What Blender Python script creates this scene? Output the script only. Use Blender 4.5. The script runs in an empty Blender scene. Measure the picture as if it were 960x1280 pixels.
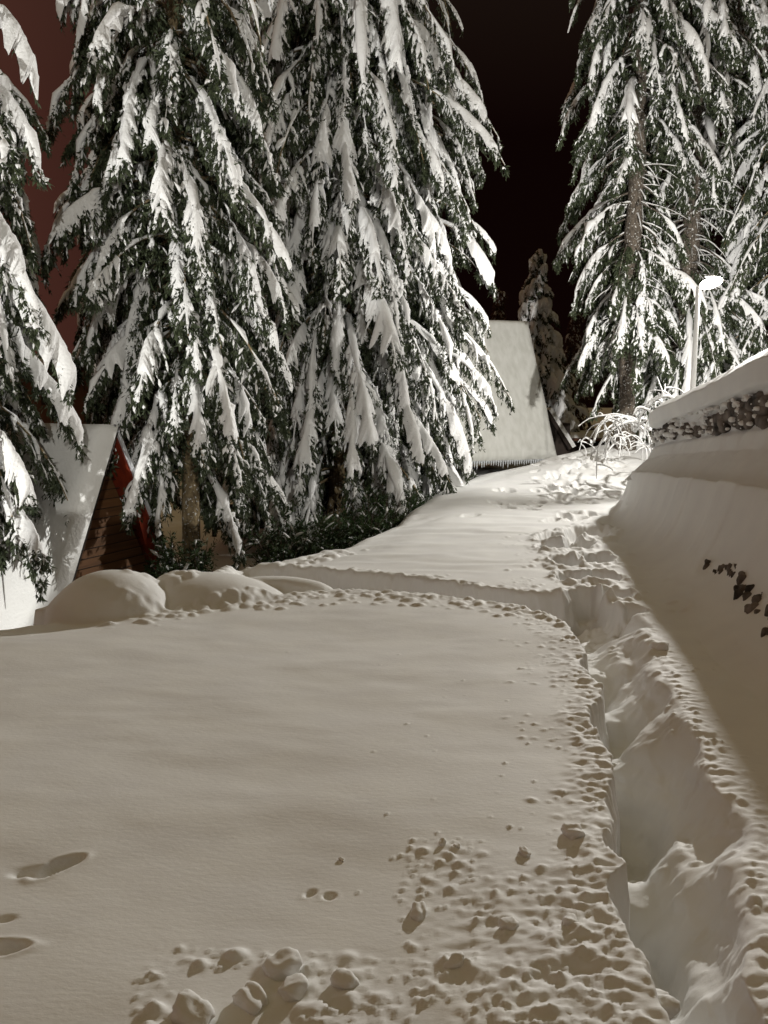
import bpy, math, random
import numpy as np
from mathutils import Vector
rng = np.random.default_rng(7)
random.seed(7)
sc = bpy.context.scene
R = math.radians

# ------------------------------------------------------------------ camera
PITCH = R(8.0); F = 985.0; EYE = np.array([0.0, 0.0, 1.6])
cam = bpy.data.objects.new('camera', bpy.data.cameras.new('camera'))
sc.collection.objects.link(cam); sc.camera = cam
cam.location = EYE; cam.rotation_euler = (R(90) - PITCH, 0, 0)
cam.data.sensor_fit = 'VERTICAL'; cam.data.sensor_height = 36; cam.data.lens = F / 1280 * 36
cam.data.clip_end = 1000; cam.data.clip_start = 0.05
sc.render.resolution_x = 768; sc.render.resolution_y = 1024

# ------------------------------------------------------------------ night sky
world = bpy.data.worlds.new('World'); sc.world = world; world.use_nodes = True
nt = world.node_tree; nt.nodes.clear()
wo = nt.nodes.new('ShaderNodeOutputWorld'); bg = nt.nodes.new('ShaderNodeBackground')
tc = nt.nodes.new('ShaderNodeTexCoord'); sep = nt.nodes.new('ShaderNodeSeparateXYZ')
nt.links.new(tc.outputs['Generated'], sep.inputs[0])
up = nt.nodes.new('ShaderNodeValToRGB')          # overcast brightens overhead: clouds lit by the town
up.color_ramp.elements[0].position = 0.30; up.color_ramp.elements[0].color = (0.004, 0.0012, 0.001, 1)
up.color_ramp.elements[1].position = 0.95; up.color_ramp.elements[1].color = (0.252, 0.198, 0.096, 1)
e = up.color_ramp.elements.new(0.46); e.color = (0.012, 0.007, 0.005, 1)
nt.links.new(sep.outputs['Z'], up.inputs[0])
lf = nt.nodes.new('ShaderNodeValToRGB')          # reddish glow low on the left
lf.color_ramp.elements[0].position = 0.5; lf.color_ramp.elements[0].color = (0.095, 0.034, 0.024, 1)
lf.color_ramp.elements[1].position = 0.88; lf.color_ramp.elements[1].color = (0, 0, 0, 1)
mr = nt.nodes.new('ShaderNodeMapRange'); mr.inputs['From Min'].default_value = -0.55; mr.inputs['From Max'].default_value = 0.0
mr.inputs['To Min'].default_value = 0.5; mr.inputs['To Max'].default_value = 1.0
nt.links.new(sep.outputs['X'], mr.inputs[0]); nt.links.new(mr.outputs[0], lf.inputs[0])
ad = nt.nodes.new('ShaderNodeMix'); ad.data_type = 'RGBA'; ad.blend_type = 'ADD'; ad.inputs[0].default_value = 1
nt.links.new(up.outputs[0], ad.inputs[6]); nt.links.new(lf.outputs[0], ad.inputs[7])
nt.links.new(ad.outputs[2], bg.inputs[0]); bg.inputs[1].default_value = 0.86
nt.links.new(bg.outputs[0], wo.inputs[0])
vs = sc.view_settings
vs.view_transform = 'Standard'; vs.look = 'None'; vs.exposure = 0.0; vs.gamma = 1; vs.use_curve_mapping = False

LAMP_ADDED_BACK = 315.0     # lamp added unseen far behind the camera, to light the trees
LAMP_MAIN = 290.0      # the street lamp in the picture
LAMP_ASSUMED_LEFT = 440.0      # assumed yard lamp, unseen, left of the frame

# ------------------------------------------------------------------ helpers
def tag(o, label=None, cat=None, group=None, kind=None):
    if label: o['label'] = label
    if cat: o['category'] = cat
    if group: o['group'] = group
    if kind: o['kind'] = kind
    return o
def empty(name, loc):
    o = bpy.data.objects.new(name, None); sc.collection.objects.link(o); o.location = loc
    o.empty_display_size = 0.2
    return o
def ray(u, v):
    f = np.array([0, math.cos(PITCH), -math.sin(PITCH)]); upv = np.array([0, math.sin(PITCH), math.cos(PITCH)])
    return f + (u - 480) / F * np.array([1.0, 0, 0]) + (640 - v) / F * upv
def gnd(u, v, z=0.0):
    d = ray(u, v); t = (z - EYE[2]) / d[2]
    return EYE + d * t
def at(u, v, Y):
    d = ray(u, v); return EYE + d * (Y / d[1])
def to_mesh(name, V, Fc, mat, parent=None, smooth=True, loc=None):
    """V (n,3); Fc list of (m,k) int arrays, all quads or tris"""
    V = np.asarray(V, np.float32)
    if loc is not None: V = V - np.asarray(loc, np.float32)
    me = bpy.data.meshes.new(name)
    if not isinstance(Fc, list): Fc = [Fc]
    Fc = [np.asarray(f, np.int32) for f in Fc if len(f)]
    loops = np.concatenate([f.ravel() for f in Fc]); sizes = np.concatenate([np.full(len(f), f.shape[1], np.int32) for f in Fc])
    starts = np.concatenate([[0], np.cumsum(sizes)[:-1]]).astype(np.int32)
    me.vertices.add(len(V)); me.vertices.foreach_set('co', V.ravel())
    me.loops.add(len(loops)); me.loops.foreach_set('vertex_index', loops)
    me.polygons.add(len(sizes)); me.polygons.foreach_set('loop_start', starts); me.polygons.foreach_set('loop_total', sizes)
    me.polygons.foreach_set('use_smooth', np.full(len(sizes), smooth))
    me.update(calc_edges=True); me.validate()
    me.materials.append(mat)
    o = bpy.data.objects.new(name, me); sc.collection.objects.link(o)
    if parent: o.parent = parent
    return o
class MB:
    def __init__(s): s.v = []; s.f = []; s.n = 0
    def add(s, V, Fq):
        V = np.asarray(V, float).reshape(-1, 3); Fq = np.asarray(Fq, int)
        s.v.append(V); s.f.append(Fq + s.n); s.n += len(V)
    def build(s, name, mat, parent=None, smooth=True, loc=None):
        return to_mesh(name, np.concatenate(s.v), s.f, mat, parent, smooth, loc)
    def hexa(s, c8):      # 8 corners: bottom 4 ccw, top 4 ccw
        s.add(c8, [[0,3,2,1],[4,5,6,7],[0,1,5,4],[1,2,6,5],[2,3,7,6],[3,0,4,7]])
    def box(s, c, sx, sy, sz, rz=0):
        cx, sn = math.cos(rz), math.sin(rz); P = []
        for z in (-1, 1):
            for a, b in ((-1,-1),(1,-1),(1,1),(-1,1)):
                x, y = a*sx/2, b*sy/2
                P.append((c[0]+x*cx-y*sn, c[1]+x*sn+y*cx, c[2]+z*sz/2))
        s.hexa(P)
def norm(a): return a / np.maximum(np.linalg.norm(a, axis=-1, keepdims=True), 1e-9)
def tubes(P, Rw, Rh=None, M=6, U=None):
    """P (N,K,3) polylines; Rw,Rh (N,K) half width/height; U (N,K,3) preferred up"""
    P = np.asarray(P, float); N, K, _ = P.shape
    if Rh is None: Rh = Rw
    D = np.empty_like(P); D[:, 1:-1] = P[:, 2:] - P[:, :-2]; D[:, 0] = P[:, 1] - P[:, 0]; D[:, -1] = P[:, -1] - P[:, -2]
    D = norm(D)
    if U is None: U = np.zeros_like(P); U[..., 2] = 1; U[..., 0] = 0.13
    n = norm(U - (U * D).sum(-1, keepdims=True) * D); b = np.cross(D, n)
    a = np.linspace(0, 2*np.pi, M, endpoint=False)
    V = P[:, :, None] + b[:, :, None] * (Rw[:, :, None] * np.cos(a))[..., None] + n[:, :, None] * (Rh[:, :, None] * np.sin(a))[..., None]
    idx = np.arange(N*K*M).reshape(N, K, M)
    q = np.stack([idx[:, :-1], np.roll(idx, -1, 2)[:, :-1], np.roll(idx, -1, 2)[:, 1:], idx[:, 1:]], -1).reshape(-1, 4)
    return V.reshape(-1, 3), q
def hashv(ix, iy, seed):
    h = (ix.astype(np.int64) * 374761393 + iy.astype(np.int64) * 668265263 + seed * 974634777) & 0xffffffff
    h = ((h ^ (h >> 13)) * 1274126177) & 0xffffffff
    return ((h ^ (h >> 16)) & 0xffff) / 65535.0
def vnoise(x, y, seed=0):
    xi = np.floor(x); yi = np.floor(y); fx = x - xi; fy = y - yi
    fx = fx*fx*fx*(fx*(fx*6-15)+10); fy = fy*fy*fy*(fy*(fy*6-15)+10)
    xi = xi.astype(int); yi = yi.astype(int)
    a = hashv(xi, yi, seed); b = hashv(xi+1, yi, seed); c = hashv(xi, yi+1, seed); d = hashv(xi+1, yi+1, seed)
    return (a*(1-fx)+b*fx)*(1-fy) + (c*(1-fx)+d*fx)*fy
def fbm(x, y, oct=4, seed=0):
    s = 0; a = 0.5; t = 0
    for i in range(oct):
        s = s + a*(vnoise(x, y, seed+i*17)-0.5)*2; t += a; a *= 0.5
        x, y = x*1.93*0.9 - y*0.6 + 11.3, y*1.93*0.9 + x*0.6 + 5.1
    return s / t
def sst(a, b, x):
    t = np.clip((x-a)/(b-a), 0, 1); return t*t*(3-2*t)

# ------------------------------------------------------------------ materials
def mat(name, col, rough=0.8, noise=None, col2=None, scale=10, bump=0, bscale=40, sss=0, spec=0.3, detail=6):
    m = bpy.data.materials.new(name); m.use_nodes = True; n = m.node_tree; bs = n.nodes['Principled BSDF']
    bs.inputs['Roughness'].default_value = rough; bs.inputs['Specular IOR Level'].default_value = spec
    bs.inputs['Base Color'].default_value = (*col, 1)
    tcn = n.nodes.new('ShaderNodeTexCoord')
    if col2 is not None:
        t = n.nodes.new('ShaderNodeTexNoise'); t.inputs['Scale'].default_value = scale; t.inputs['Detail'].default_value = detail
        mp = n.nodes.new('ShaderNodeMapping'); n.links.new(tcn.outputs['Object'], mp.inputs[0]); n.links.new(mp.outputs[0], t.inputs[0])
        if noise: mp.inputs['Scale'].default_value = noise
        r = n.nodes.new('ShaderNodeValToRGB'); r.color_ramp.elements[0].position = 0.35; r.color_ramp.elements[1].position = 0.65
        r.color_ramp.elements[0].color = (*col, 1); r.color_ramp.elements[1].color = (*col2, 1)
        n.links.new(t.outputs['Fac'], r.inputs[0]); n.links.new(r.outputs[0], bs.inputs['Base Color'])
    if bump:
        t2 = n.nodes.new('ShaderNodeTexNoise'); t2.inputs['Scale'].default_value = bscale; t2.inputs['Detail'].default_value = 5
        n.links.new(tcn.outputs['Object'], t2.inputs[0])
        b = n.nodes.new('ShaderNodeBump'); b.inputs['Strength'].default_value = 1.0; b.inputs['Distance'].default_value = bump
        n.links.new(t2.outputs['Fac'], b.inputs['Height']); n.links.new(b.outputs[0], bs.inputs['Normal'])
    if sss:
        bs.inputs['Subsurface Weight'].default_value = sss; bs.inputs['Subsurface Radius'].default_value = (0.03, 0.03, 0.03)
        bs.inputs['Subsurface Scale'].default_value = 0.5
    return m
M_snow = mat('snow', (0.80, 0.80, 0.80), 0.7, col2=(0.84, 0.84, 0.83), scale=3, bump=0.0015, bscale=130)
def combed(m, sc_):
    n = m.node_tree; t = [x for x in n.nodes if x.type == 'TEX_NOISE'][-1]; tcn = [x for x in n.nodes if x.type == 'TEX_COORD'][0]
    mp = n.nodes.new('ShaderNodeMapping'); mp.inputs['Scale'].default_value = sc_; n.links.new(tcn.outputs['Object'], mp.inputs[0]); n.links.new(mp.outputs[0], t.inputs[0])
    t.inputs['Scale'].default_value = 60; t.inputs['Detail'].default_value = 7; t.inputs['Roughness'].default_value = .62
combed(M_snow, (.45, 1.0, 1.0))
M_tsnow = mat('branch_snow', (0.80, 0.80, 0.80), 0.75, bump=0.012, bscale=30)
M_rsnow = mat('roof_snow', (0.70, 0.70, 0.69), 0.7, col2=(0.77, 0.77, 0.76), scale=2, bump=0.006, bscale=30)
M_dimroof = mat('dimmed_roof_snow', (0.50, 0.50, 0.465), 0.7, noise=(3, 3, .25), col2=(0.58, 0.58, 0.55), scale=2.5, bump=0.006, bscale=30)  # far roof snow darkened in colour, since the lamps light it too strongly
M_needle = mat('spruce_needles', (0.024, 0.034, 0.016), 0.6, col2=(0.070, 0.085, 0.045), scale=9)
M_needle2 = mat('yew_needles', (0.016, 0.035, 0.012), 0.5, col2=(0.045, 0.075, 0.022), scale=9)
M_twig = mat('twig_wood', (0.06, 0.045, 0.03), 0.9)
M_pinktwig = mat('reddish_branch', (0.10, 0.05, 0.035), 0.9)
M_stone = mat('wall_stone', (0.035, 0.032, 0.03), 0.85, col2=(0.22, 0.185, 0.16), scale=6, bump=0.01, bscale=30)
M_wood = mat('brown_planks', (0.09, 0.042, 0.017), 0.6, noise=(1, 1, 14), col2=(0.15, 0.07, 0.028), scale=1.5)
M_redwood = mat('red_stained_wood', (0.20, 0.028, 0.010), 0.5, noise=(3, 3, 1), col2=(0.13, 0.020, 0.010), scale=4)
M_dark = mat('dark_timber', (0.02, 0.014, 0.011), 0.8, col2=(0.035, 0.024, 0.018), scale=4)
M_brown = mat('brown_render', (0.16, 0.075, 0.045), 0.8, col2=(0.12, 0.055, 0.035), scale=2)
M_metal = mat('grey_trim', (0.45, 0.46, 0.48), 0.4)
M_pole = mat('frosted_pole', (0.75, 0.75, 0.74), 0.5)
M_ice = mat('ice', (0.5, 0.52, 0.54), 0.2)
def bark(name, c1, c2):
    m = mat(name, c1, 0.9, noise=(1, 1, 0.35), col2=c2, scale=22, bump=0.03, bscale=18)
    n = m.node_tree; bs = n.nodes['Principled BSDF']; tcn = n.nodes.new('ShaderNodeTexCoord')
    src = bs.inputs['Base Color'].links[0].from_socket     # wind-blown snow stuck in the bark
    t = n.nodes.new('ShaderNodeTexNoise'); t.inputs['Scale'].default_value = 26; t.inputs['Detail'].default_value = 4
    n.links.new(tcn.outputs['Object'], t.inputs[0])
    r = n.nodes.new('ShaderNodeValToRGB'); r.color_ramp.elements[0].position = 0.61; r.color_ramp.elements[1].position = 0.65
    n.links.new(t.outputs['Fac'], r.inputs[0])
    mx = n.nodes.new('ShaderNodeMix'); mx.data_type = 'RGBA'
    n.links.new(r.outputs[0], mx.inputs[0]); n.links.new(src, mx.inputs[6]); mx.inputs[7].default_value = (0.6, 0.6, 0.58, 1)
    n.links.new(mx.outputs[2], bs.inputs['Base Color'])
    return m
M_bark = bark('spruce_bark', (0.13, 0.095, 0.055), (0.30, 0.23, 0.13))
M_bark2 = bark('grey_bark', (0.06, 0.05, 0.04), (0.14, 0.115, 0.09))
def emis(name, col, s):
    m = bpy.data.materials.new(name); m.use_nodes = True; n = m.node_tree; n.nodes.clear()
    o = n.nodes.new('ShaderNodeOutputMaterial'); e = n.nodes.new('ShaderNodeEmission')
    e.inputs[0].default_value = (*col, 1); e.inputs[1].default_value = s; n.links.new(e.outputs[0], o.inputs[0]); return m
M_lens = emis('lamp_lens', (1, 0.93, 0.8), 30)

# ------------------------------------------------------------------ the snow-covered ground (one sheet)
def axis_x():
    s = 0.009; mid = np.arange(-1.5, 2.65, s); r = []; x = mid[-1]; d = s
    while x < 90: d = min(d*1.022, 6) if x > 4 else d*1.006; x += d; r.append(x)
    l = []; x = mid[0]; d = s
    while x > -90: d = min(d*1.018, 6); x -= d; l.append(x)
    return np.array(l[::-1] + list(mid) + r)
def axis_y():
    s = 0.009; o = []; y = 1.3
    while y < 160:
        o.append(y); y += s if y < 4 else (s*(y/4)**1.3 if y < 26 else min(s*(26/4)**1.3*1.12**((y-26)), 5))
    b = []; y = 1.3; d = s
    while y > -40: d = min(d*1.12, 4); y -= d; b.append(y)
    return np.array(b[::-1] + o)
XS = axis_x(); YS = axis_y(); X, Y = np.meshgrid(XS, YS)
def interp(y, pts):
    p = np.array(pts); i = np.argsort(p[:, 0]); return np.interp(y, p[i, 0], p[i, 1])
# terrace: level near the camera, climbing gently behind
def plateau(x, y):
    z = interp(y, [(-50, 0), (9.5, 0), (12.5, .05), (15.5, .24), (17.5, .36), (20, .60), (24, .75)])
    return z
edge = [np.array([-4.7, -40.0]), np.array([-4.7, 1.8]), gnd(-250, 815)[:2], gnd(0, 784)[:2], gnd(100, 772)[:2], gnd(205, 748)[:2], gnd(290, 706)[:2], gnd(360, 697)[:2],
        gnd(430, 681)[:2], gnd(508, 652)[:2], at(532, 630, 12.0)[:2], at(575, 606, 14.0)[:2], at(620, 591, 15.5)[:2],
        at(700, 578, 17.2)[:2], at(760, 562, 19.3)[:2], at(815, 548, 20.3)[:2], np.array([30, 24.0])]
edge = np.array(edge)
def sdist(x, y, pl):
    best = np.full(x.shape, 1e9); sg = np.zeros(x.shape)
    for a, b in zip(pl[:-1], pl[1:]):
        d = b - a; L2 = d @ d; t = np.clip(((x-a[0])*d[0] + (y-a[1])*d[1])/L2, 0, 1)
        dx = x-a[0]-t*d[0]; dy = y-a[1]-t*d[1]; q = dx*dx+dy*dy; m = q < best
        best = np.where(m, q, best); sg = np.where(m, d[0]*dy - d[1]*dx, sg)
    return np.sqrt(best) * np.where(sg > 0, 1, -1)
SD = sdist(X, Y, edge)                               # >0 beyond the edge
SD = SD + 0.10*fbm(X*1.1, Y*1.1, 3, 5) + 0.03*fbm(X*6, Y*6, 3, 6)
low = interp(X.ravel(), [(-60, -3.2), (-6, -2.4), (-3, -1.15), (-0.5, -0.95), (2, -0.55), (4, -0.35), (8, 0.1), (60, .4)]).reshape(X.shape)
low = low + 0.15*fbm(X*0.7, Y*0.7, 3, 9)
H = plateau(X, Y)
H = H + 0.045*fbm(X*0.45, Y*0.45, 2, 1) + 0.012*fbm(X*0.9, Y*1.7, 2, 4) + 0.006*fbm(X*2.2, Y*4, 3, 2)
H = H + 0.011*sst(6.5, 8.5, Y)*np.sin((Y*11 + 2.2*fbm(X*0.9, Y*1.5, 3, 3)*3 + X*0.9))*(0.4+0.6*vnoise(X*.8, Y*.8, 8))*(1-sst(13, 16, Y))
H = H - 0.05*sst(-0.6, 0, SD)
drop_w = interp(X.ravel(), [(-60, 1.6), (-3, 1.1), (0, 1.0), (2, 2.0), (6, 3.5)]).reshape(X.shape)
kd = sst(0, 1, SD/drop_w)
H = H*(1-kd) + low*kd
# mounds at the terrace edge
def mound(u, v, z0, wx, wy, h, p=2.0, rot=0, nz=.1):
    global H
    c = gnd(u, v, z0); dx = X-c[0]; dy = Y-c[1]; cx, sx = math.cos(rot), math.sin(rot)
    q = ((dx*cx+dy*sx)/wx)**2 + ((-dx*sx+dy*cx)/wy)**2
    q = q + nz*fbm(X*2.2+u, Y*2.2, 3, 12)
    b = h*np.clip(1-np.clip(q, 0, 1)**(p/2), 0, 1)**0.85
    H = np.where(b > 0, np.maximum(H, z0 + b - 0.02), H)
# the bank against the retaining wall, right
lipx = interp(YS, [(-40, .6), (1, 2.35), (5.95, 2.92), (8, 3.12), (10.5, 3.40), (11.6, 3.62), (13, 4.6), (15, 6.6)])[:, None]
footx = interp(YS, [(-40, 0.2), (2, 1.7), (5, 1.95), (8, 2.5), (10.2, 2.95), (11.3, 3.1), (13, 3.9), (15, 5.6)])[:, None]
lipz = interp(YS, [(-40, 1.1), (3, .98), (5.95, .91), (8, .80), (10.5, .63), (12, .50), (15, .6), (22, .8)])[:, None]
upz = interp(YS, [(-40, 1.5), (7, 1.45), (11, 1.05), (14, .9), (20, .95)])[:, None]
facex = interp(YS, [(-40, 1.6), (3, 3.10), (7.1, 3.47), (11.5, 3.90), (12.2, 4.3), (13.2, 5.6), (15, 9)])[:, None]
wob = 0.05*fbm(Y*1.3, X*0.5, 3, 21)
u = np.clip((X - footx - wob)/(lipx - footx), -1, 2)
bank = lipz*np.where(u < 1, np.clip(u, 0, 1)**2.0*0.70 + 0.30*sst(.6, 1.0, u)**1.5, 1.0)
bank = bank + 0.012*fbm(X*5, Y*1.2, 3, 22)*sst(0.1, .5, u)
ledge = np.where(u >= 1, -0.26*sst(0.02, 0.15, X-lipx) + 0.36*sst(facex-.30, facex, X), 0)
bk = np.where(u > 0, bank + ledge, 0)
fadeY = 1 - sst(11.8, 13.8, Y)
k = np.where(X > facex, 1.0, 0.0)
H = np.where(u > 0, np.maximum(H, H*(1-fadeY*0.9) + bk*fadeY), H)
H = np.where((X > facex + 0.25) & (Y < 14), np.maximum(H, upz*(1-sst(12.2, 14, Y)) + H*sst(12.2, 14, Y)), H)
H = H + (0.055+.02*fbm(Y*2, X, 2, 33))*np.exp(-((X-lipx+.01)/.045)**2)*(1-sst(11, 12, Y))
# streaks where snow slid down from the lip
st = vnoise(Y*9 + X*1.2, X*0.6, 41); st = np.clip(st-0.62, 0, 1)*3
H = H + 0.045*st*sst(.45, .75, u)*(1-sst(.97, 1.02, u))*sst(5.5, 7, Y)*(1-sst(10, 11, Y))
BASE0 = H.copy()
# trench 1: the deep trail
L = [gnd(*p)[:2] for p in [(704, 774), (716, 792), (738, 850), (750, 900), (757, 955), (766, 1060), (790, 1180), (812, 1280), (835, 1500)]]
Rr = [gnd(*p)[:2] for p in [(765, 752), (800, 790), (828, 850), (868, 930), (903, 1000), (930, 1060), (955, 1130), (985, 1250), (1030, 1500)]]
Ly = np.array([p[1] for p in L])[::-1]; Lx = np.array([p[0] for p in L])[::-1]
Ry = np.array([p[1] for p in Rr])[::-1]; Rx = np.array([p[0] for p in Rr])[::-1]
y1 = YS
xl = np.interp(y1, Ly, Lx)[:, None]; xr = np.interp(y1, Ry, Rx)[:, None]
jag = 0.045*fbm(Y*7, X*5, 5, 51) + 0.085*fbm(Y*2.6, X*1.0, 2, 52) + 0.012*np.abs(fbm(Y*26, X*9, 2, 53))
jag2 = 0.034*fbm(Y*6, X*5+9, 4, 54) + 0.10*fbm(Y*2.4+4, X, 2, 55)
uu = (X - xl - jag)/np.maximum(xr + jag2 - xl - jag, 0.05)
yend = gnd(740, 768)[1]
in1 = (Y < yend + 0.12)
steps = 0.5+0.5*np.sin(Y*2*np.pi/0.52 + 0.8)          # one deep hole per step
depth = interp(Y.ravel(), [(1.3, .33), (3.5, .32), (4.2, .24), (5.6, .19)]).reshape(X.shape) + 0.03*fbm(X*4, Y*4, 3, 56)
for (yc, wd, am) in [(1.62, .16, .14), (2.02, .15, .12), (2.55, .24, .20), (3.48, .30, .20), (4.15, .13, .12), (4.75, .2, .12), (5.6, .3, .05)]:
    q_ = (Y - yc + .06*fbm(X*6, Y*3, 3, 58) + .10*(uu-.3))/wd
    depth = depth + am*np.where(q_ > 0, 1-sst(.35, 1.25, q_), 1-sst(.3, 1.9, -q_))
prof = sst(0.0, 0.10, uu) * (1 - 0.50*sst(0.30 + 0.06*np.sin(Y*8), 0.62, uu) - 0.5*sst(0.60, 1.0, uu)) 
carve = np.where(in1 & (uu > 0) & (uu < 1), depth*prof, 0)*(1-sst(yend-0.15, yend+.1, Y))
carve = carve + np.where(in1 & (uu > 0.3) & (uu < 1), (0.05*fbm(X*3.6, Y*3.0, 2, 57) + .02*fbm(X*12, Y*9, 3, 59))*sst(.3, .5, uu)*(1-sst(.85, 1, uu)), 0)*(1-sst(yend-0.15, yend+.1, Y))
carve = np.where(uu > 0, carve, 0)
H = H - carve
# ledges between steps
# trench 2: trodden path leading left
T2n = [gnd(*p)[:2] for p in [(80, 778), (130, 769), (230, 763), (330, 749), (400, 741), (440, 738), (480, 741), (560, 747), (640, 757), (690, 772), (720, 790)]]
T2f = [gnd(*p)[:2] for p in [(120, 765), (200, 752), (268, 716), (290, 700), (350, 704), (430, 712), (520, 723), (600, 735), (680, 742), (740, 742), (790, 765)]]
def byx(pl): p = np.array(pl); i = np.argsort(p[:, 0]); return np.interp(XS, p[i, 0], p[i, 1])[None, :]
yn = byx(T2n); yf = byx(T2f)
jn = 0.05*fbm(X*4, Y*2, 4, 61); jf = 0.06*fbm(X*3, Y*2, 4, 62)
vv = (Y - yn - jn)/np.maximum(yf + jf - yn - jn, 0.05)
xe = gnd(776, 765)[0]; xs0 = gnd(320, 710)[0]
m2 = sst(xs0-.35, xs0+0.1, X)*(1-sst(xe-.05, xe+.1, X))
c2 = np.where((vv > 0) & (vv < 1), (0.27 + .05*np.sin(X*9))*sst(0, .22, vv)*(1-sst(.90, 1.0, vv)), 0)*m2
c2b = c2*(.85 + 0.1*sst(gnd(640, 750)[0], gnd(700, 760)[0], X))
H = np.minimum(H, BASE0 - c2b)
mound(140, 764, -0.03, 0.52, 0.42, 0.34, 2.2, 0, .05)
mound(190, 762, -0.03, 0.95, 0.20, 0.10, 3.5, 0, .05)
mound(255, 752, -0.04, 0.72, 0.46, 0.255, 2.2, 0.1, .05)
mound(345, 742, -0.05, 0.55, 0.17, 0.17, 3.0, -.05, .12)
# post-holes further up the trail
def hole(x, y, rx, ry, d, rot=0, nq=.22):
    global H
    i0, i1 = np.searchsorted(YS, [y-ry*2.2-rx, y+ry*2.2+rx]); j0, j1 = np.searchsorted(XS, [x-rx*2.2-ry, x+rx*2.2+ry])
    xx = X[i0:i1, j0:j1]; yy = Y[i0:i1, j0:j1]; dx = xx-x; dy = yy-y; c, s = math.cos(rot), math.sin(rot)
    q = np.sqrt(((dx*c+dy*s)/rx)**2 + ((-dx*s+dy*c)/ry)**2) + nq*fbm(xx*7, yy*7, 3, 71) + nq*.5*fbm(xx*22, yy*22, 3, 73)
    rim = min(.045, d*.22)*np.exp(-((q-1.22)/0.22)**2)*(0.5+fbm(xx*14, yy*14, 3, 72))
    H[i0:i1, j0:j1] += rim - d*(1-sst(0.55, 1.05, q))
for (a, b, rx, ry, d) in [(690, 684, .13, .22, .22), (724, 681, .13, .24, .24), (706, 703, .11, .20, .22), (744, 700, .13, .22, .24), (714, 722, .12, .17, .22),
                          (752, 722, .12, .18, .24), (733, 743, .14, .18, .22), (770, 742, .11, .16, .16), (700, 672, .18, .35, .16), (735, 665, .22, .4, .15), (790, 764, .10, .12, .10)]:
    p = gnd(a, b); hole(p[0], p[1], rx*1.25, ry*1.1, d*1.25, random.uniform(-.5, .3))
for i in range(150):     # trampled slope near the lamp
    t = random.random(); v = 652 - 84*t**0.8; uc = 735 + (560-v)*-0.15
    uq = random.gauss(700 + 60*t, 45*(1-0.3*t))
    if uq > 800 or v < 556: continue
    yy = 10.6 + (652-v)/84*8.3; p = at(uq, v, yy); hole(p[0], p[1], random.uniform(.07, .13), random.uniform(.14, .32), random.uniform(.03, .09), random.uniform(-1, 1))
for i in range(26):      # second row of steps higher up
    t = i/25; p = at(690 + 112*t + random.uniform(-3, 3), 592 - 36*t + random.uniform(-2, 2), 14.8 + 4.6*t)
    hole(p[0], p[1], .10, .22, .09, random.uniform(-.4, .4))
for (a, b, rx, ry, d, ro) in [(72, 1082, .085, .032, .05, .8), (34, 1090, .06, .03, .02, .3), (0, 1188, .09, .03, .045, .1), (5, 1150, .05, .02, .02, .1), (412, 1110, .030, .022, .035, 0), (388, 1106, .028, .014, .03, .9)]:
    p = gnd(a, b); hole(p[0], p[1], rx, ry, d, ro, .45)
# crumbs and lumps thrown out on both sides of the trail
lumps = []
def lump(x, y, r, h, asp=1.0, rot=0.0):
    i0, i1 = np.searchsorted(YS, [y-r*1.2, y+r*1.2]); j0, j1 = np.searchsorted(XS, [x-r*asp*1.2-r, x+r*asp*1.2+r])
    if i1 <= i0 or j1 <= j0: return
    xx = X[i0:i1, j0:j1]-x; yy = Y[i0:i1, j0:j1]-y; c, s = math.cos(rot), math.sin(rot)
    q = ((xx*c+yy*s)/(r*asp))**2 + ((-xx*s+yy*c)/r)**2 + 0.8*(fbm((xx+x)*.55/r, (yy+y)*.55/r, 3, 81))
    b = H[(i0+i1)//2, (j0+j1)//2]*0.0 + H0[i0:i1, j0:j1] + h*np.clip(1-q, 0, 1)**.8 - 0.002
    H[i0:i1, j0:j1] = np.where(q < 1, np.maximum(H[i0:i1, j0:j1], b), H[i0:i1, j0:j1])
H0 = H.copy()
# general roughness in the disturbed bands
band_l = (1-sst(0.02, 0.26, xl+jag-X))*(X < xl+jag)*(Y < yend+.3)
band_r = (1-sst(0.02, 0.20, X-xr-jag2))*(X > xr+jag2)*(Y < yend+.3)
xb = X-0.5; fore = sst(gnd(500, 1250)[0], gnd(640, 1180)[0], X)*(1-sst(2.15, 2.75, Y))*(X < xl+jag)
band_2 = (1-sst(.02, .30, yn+jn-Y))*(Y < yn+jn)*m2 + (1-sst(.02, .15, Y-yf-jf))*(Y > yf+jf)*m2
bd = np.clip(band_l + band_r*.8 + fore*.9 + band_2*.7, 0, 1)
rough = 0.011*(0.5-np.abs(fbm(X*9, Y*20, 3, 91)))*2 + 0.013*fbm(X*30, Y*60, 4, 92)
H = H + bd*rough + .012*np.clip(band_l+fore, 0, 1)*np.clip(fbm(X*5.5, Y*7, 3, 97)+.25, 0, 1)
H0 = H.copy()
def zone(n, poly_u, poly_v, r0, r1, hk=0.6, asp=1.5):
    for _ in range(n):
        uq = random.uniform(*poly_u); v = random.uniform(*poly_v); p = gnd(uq, v)
        if vnoise(np.array([p[0]*7.]), np.array([p[1]*7.]), 301)[0] < random.uniform(.2, .7): continue
        r = r0*(r1/r0)**(random.random()**2.0)*.9
        lump(p[0], p[1], r, r*hk, random.uniform(1, asp), random.uniform(-.5, .9))
def edgezone(n, px, py, off, r0, r1, side, ext=0.25):
    for _ in range(n):
        y = random.uniform(*py); x = float(np.interp(y, *px)) + side*(off + abs(random.gauss(0, ext))*(.15+1.7*float(vnoise(np.array([y*2.7]), np.array([side*3.3]), 302)[0])))
        r = r0*(r1/r0)**(random.random()**2.5)
        lump(x, y, r, r*0.6, random.uniform(1, 2.0), random.uniform(-.4, .4))
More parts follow.
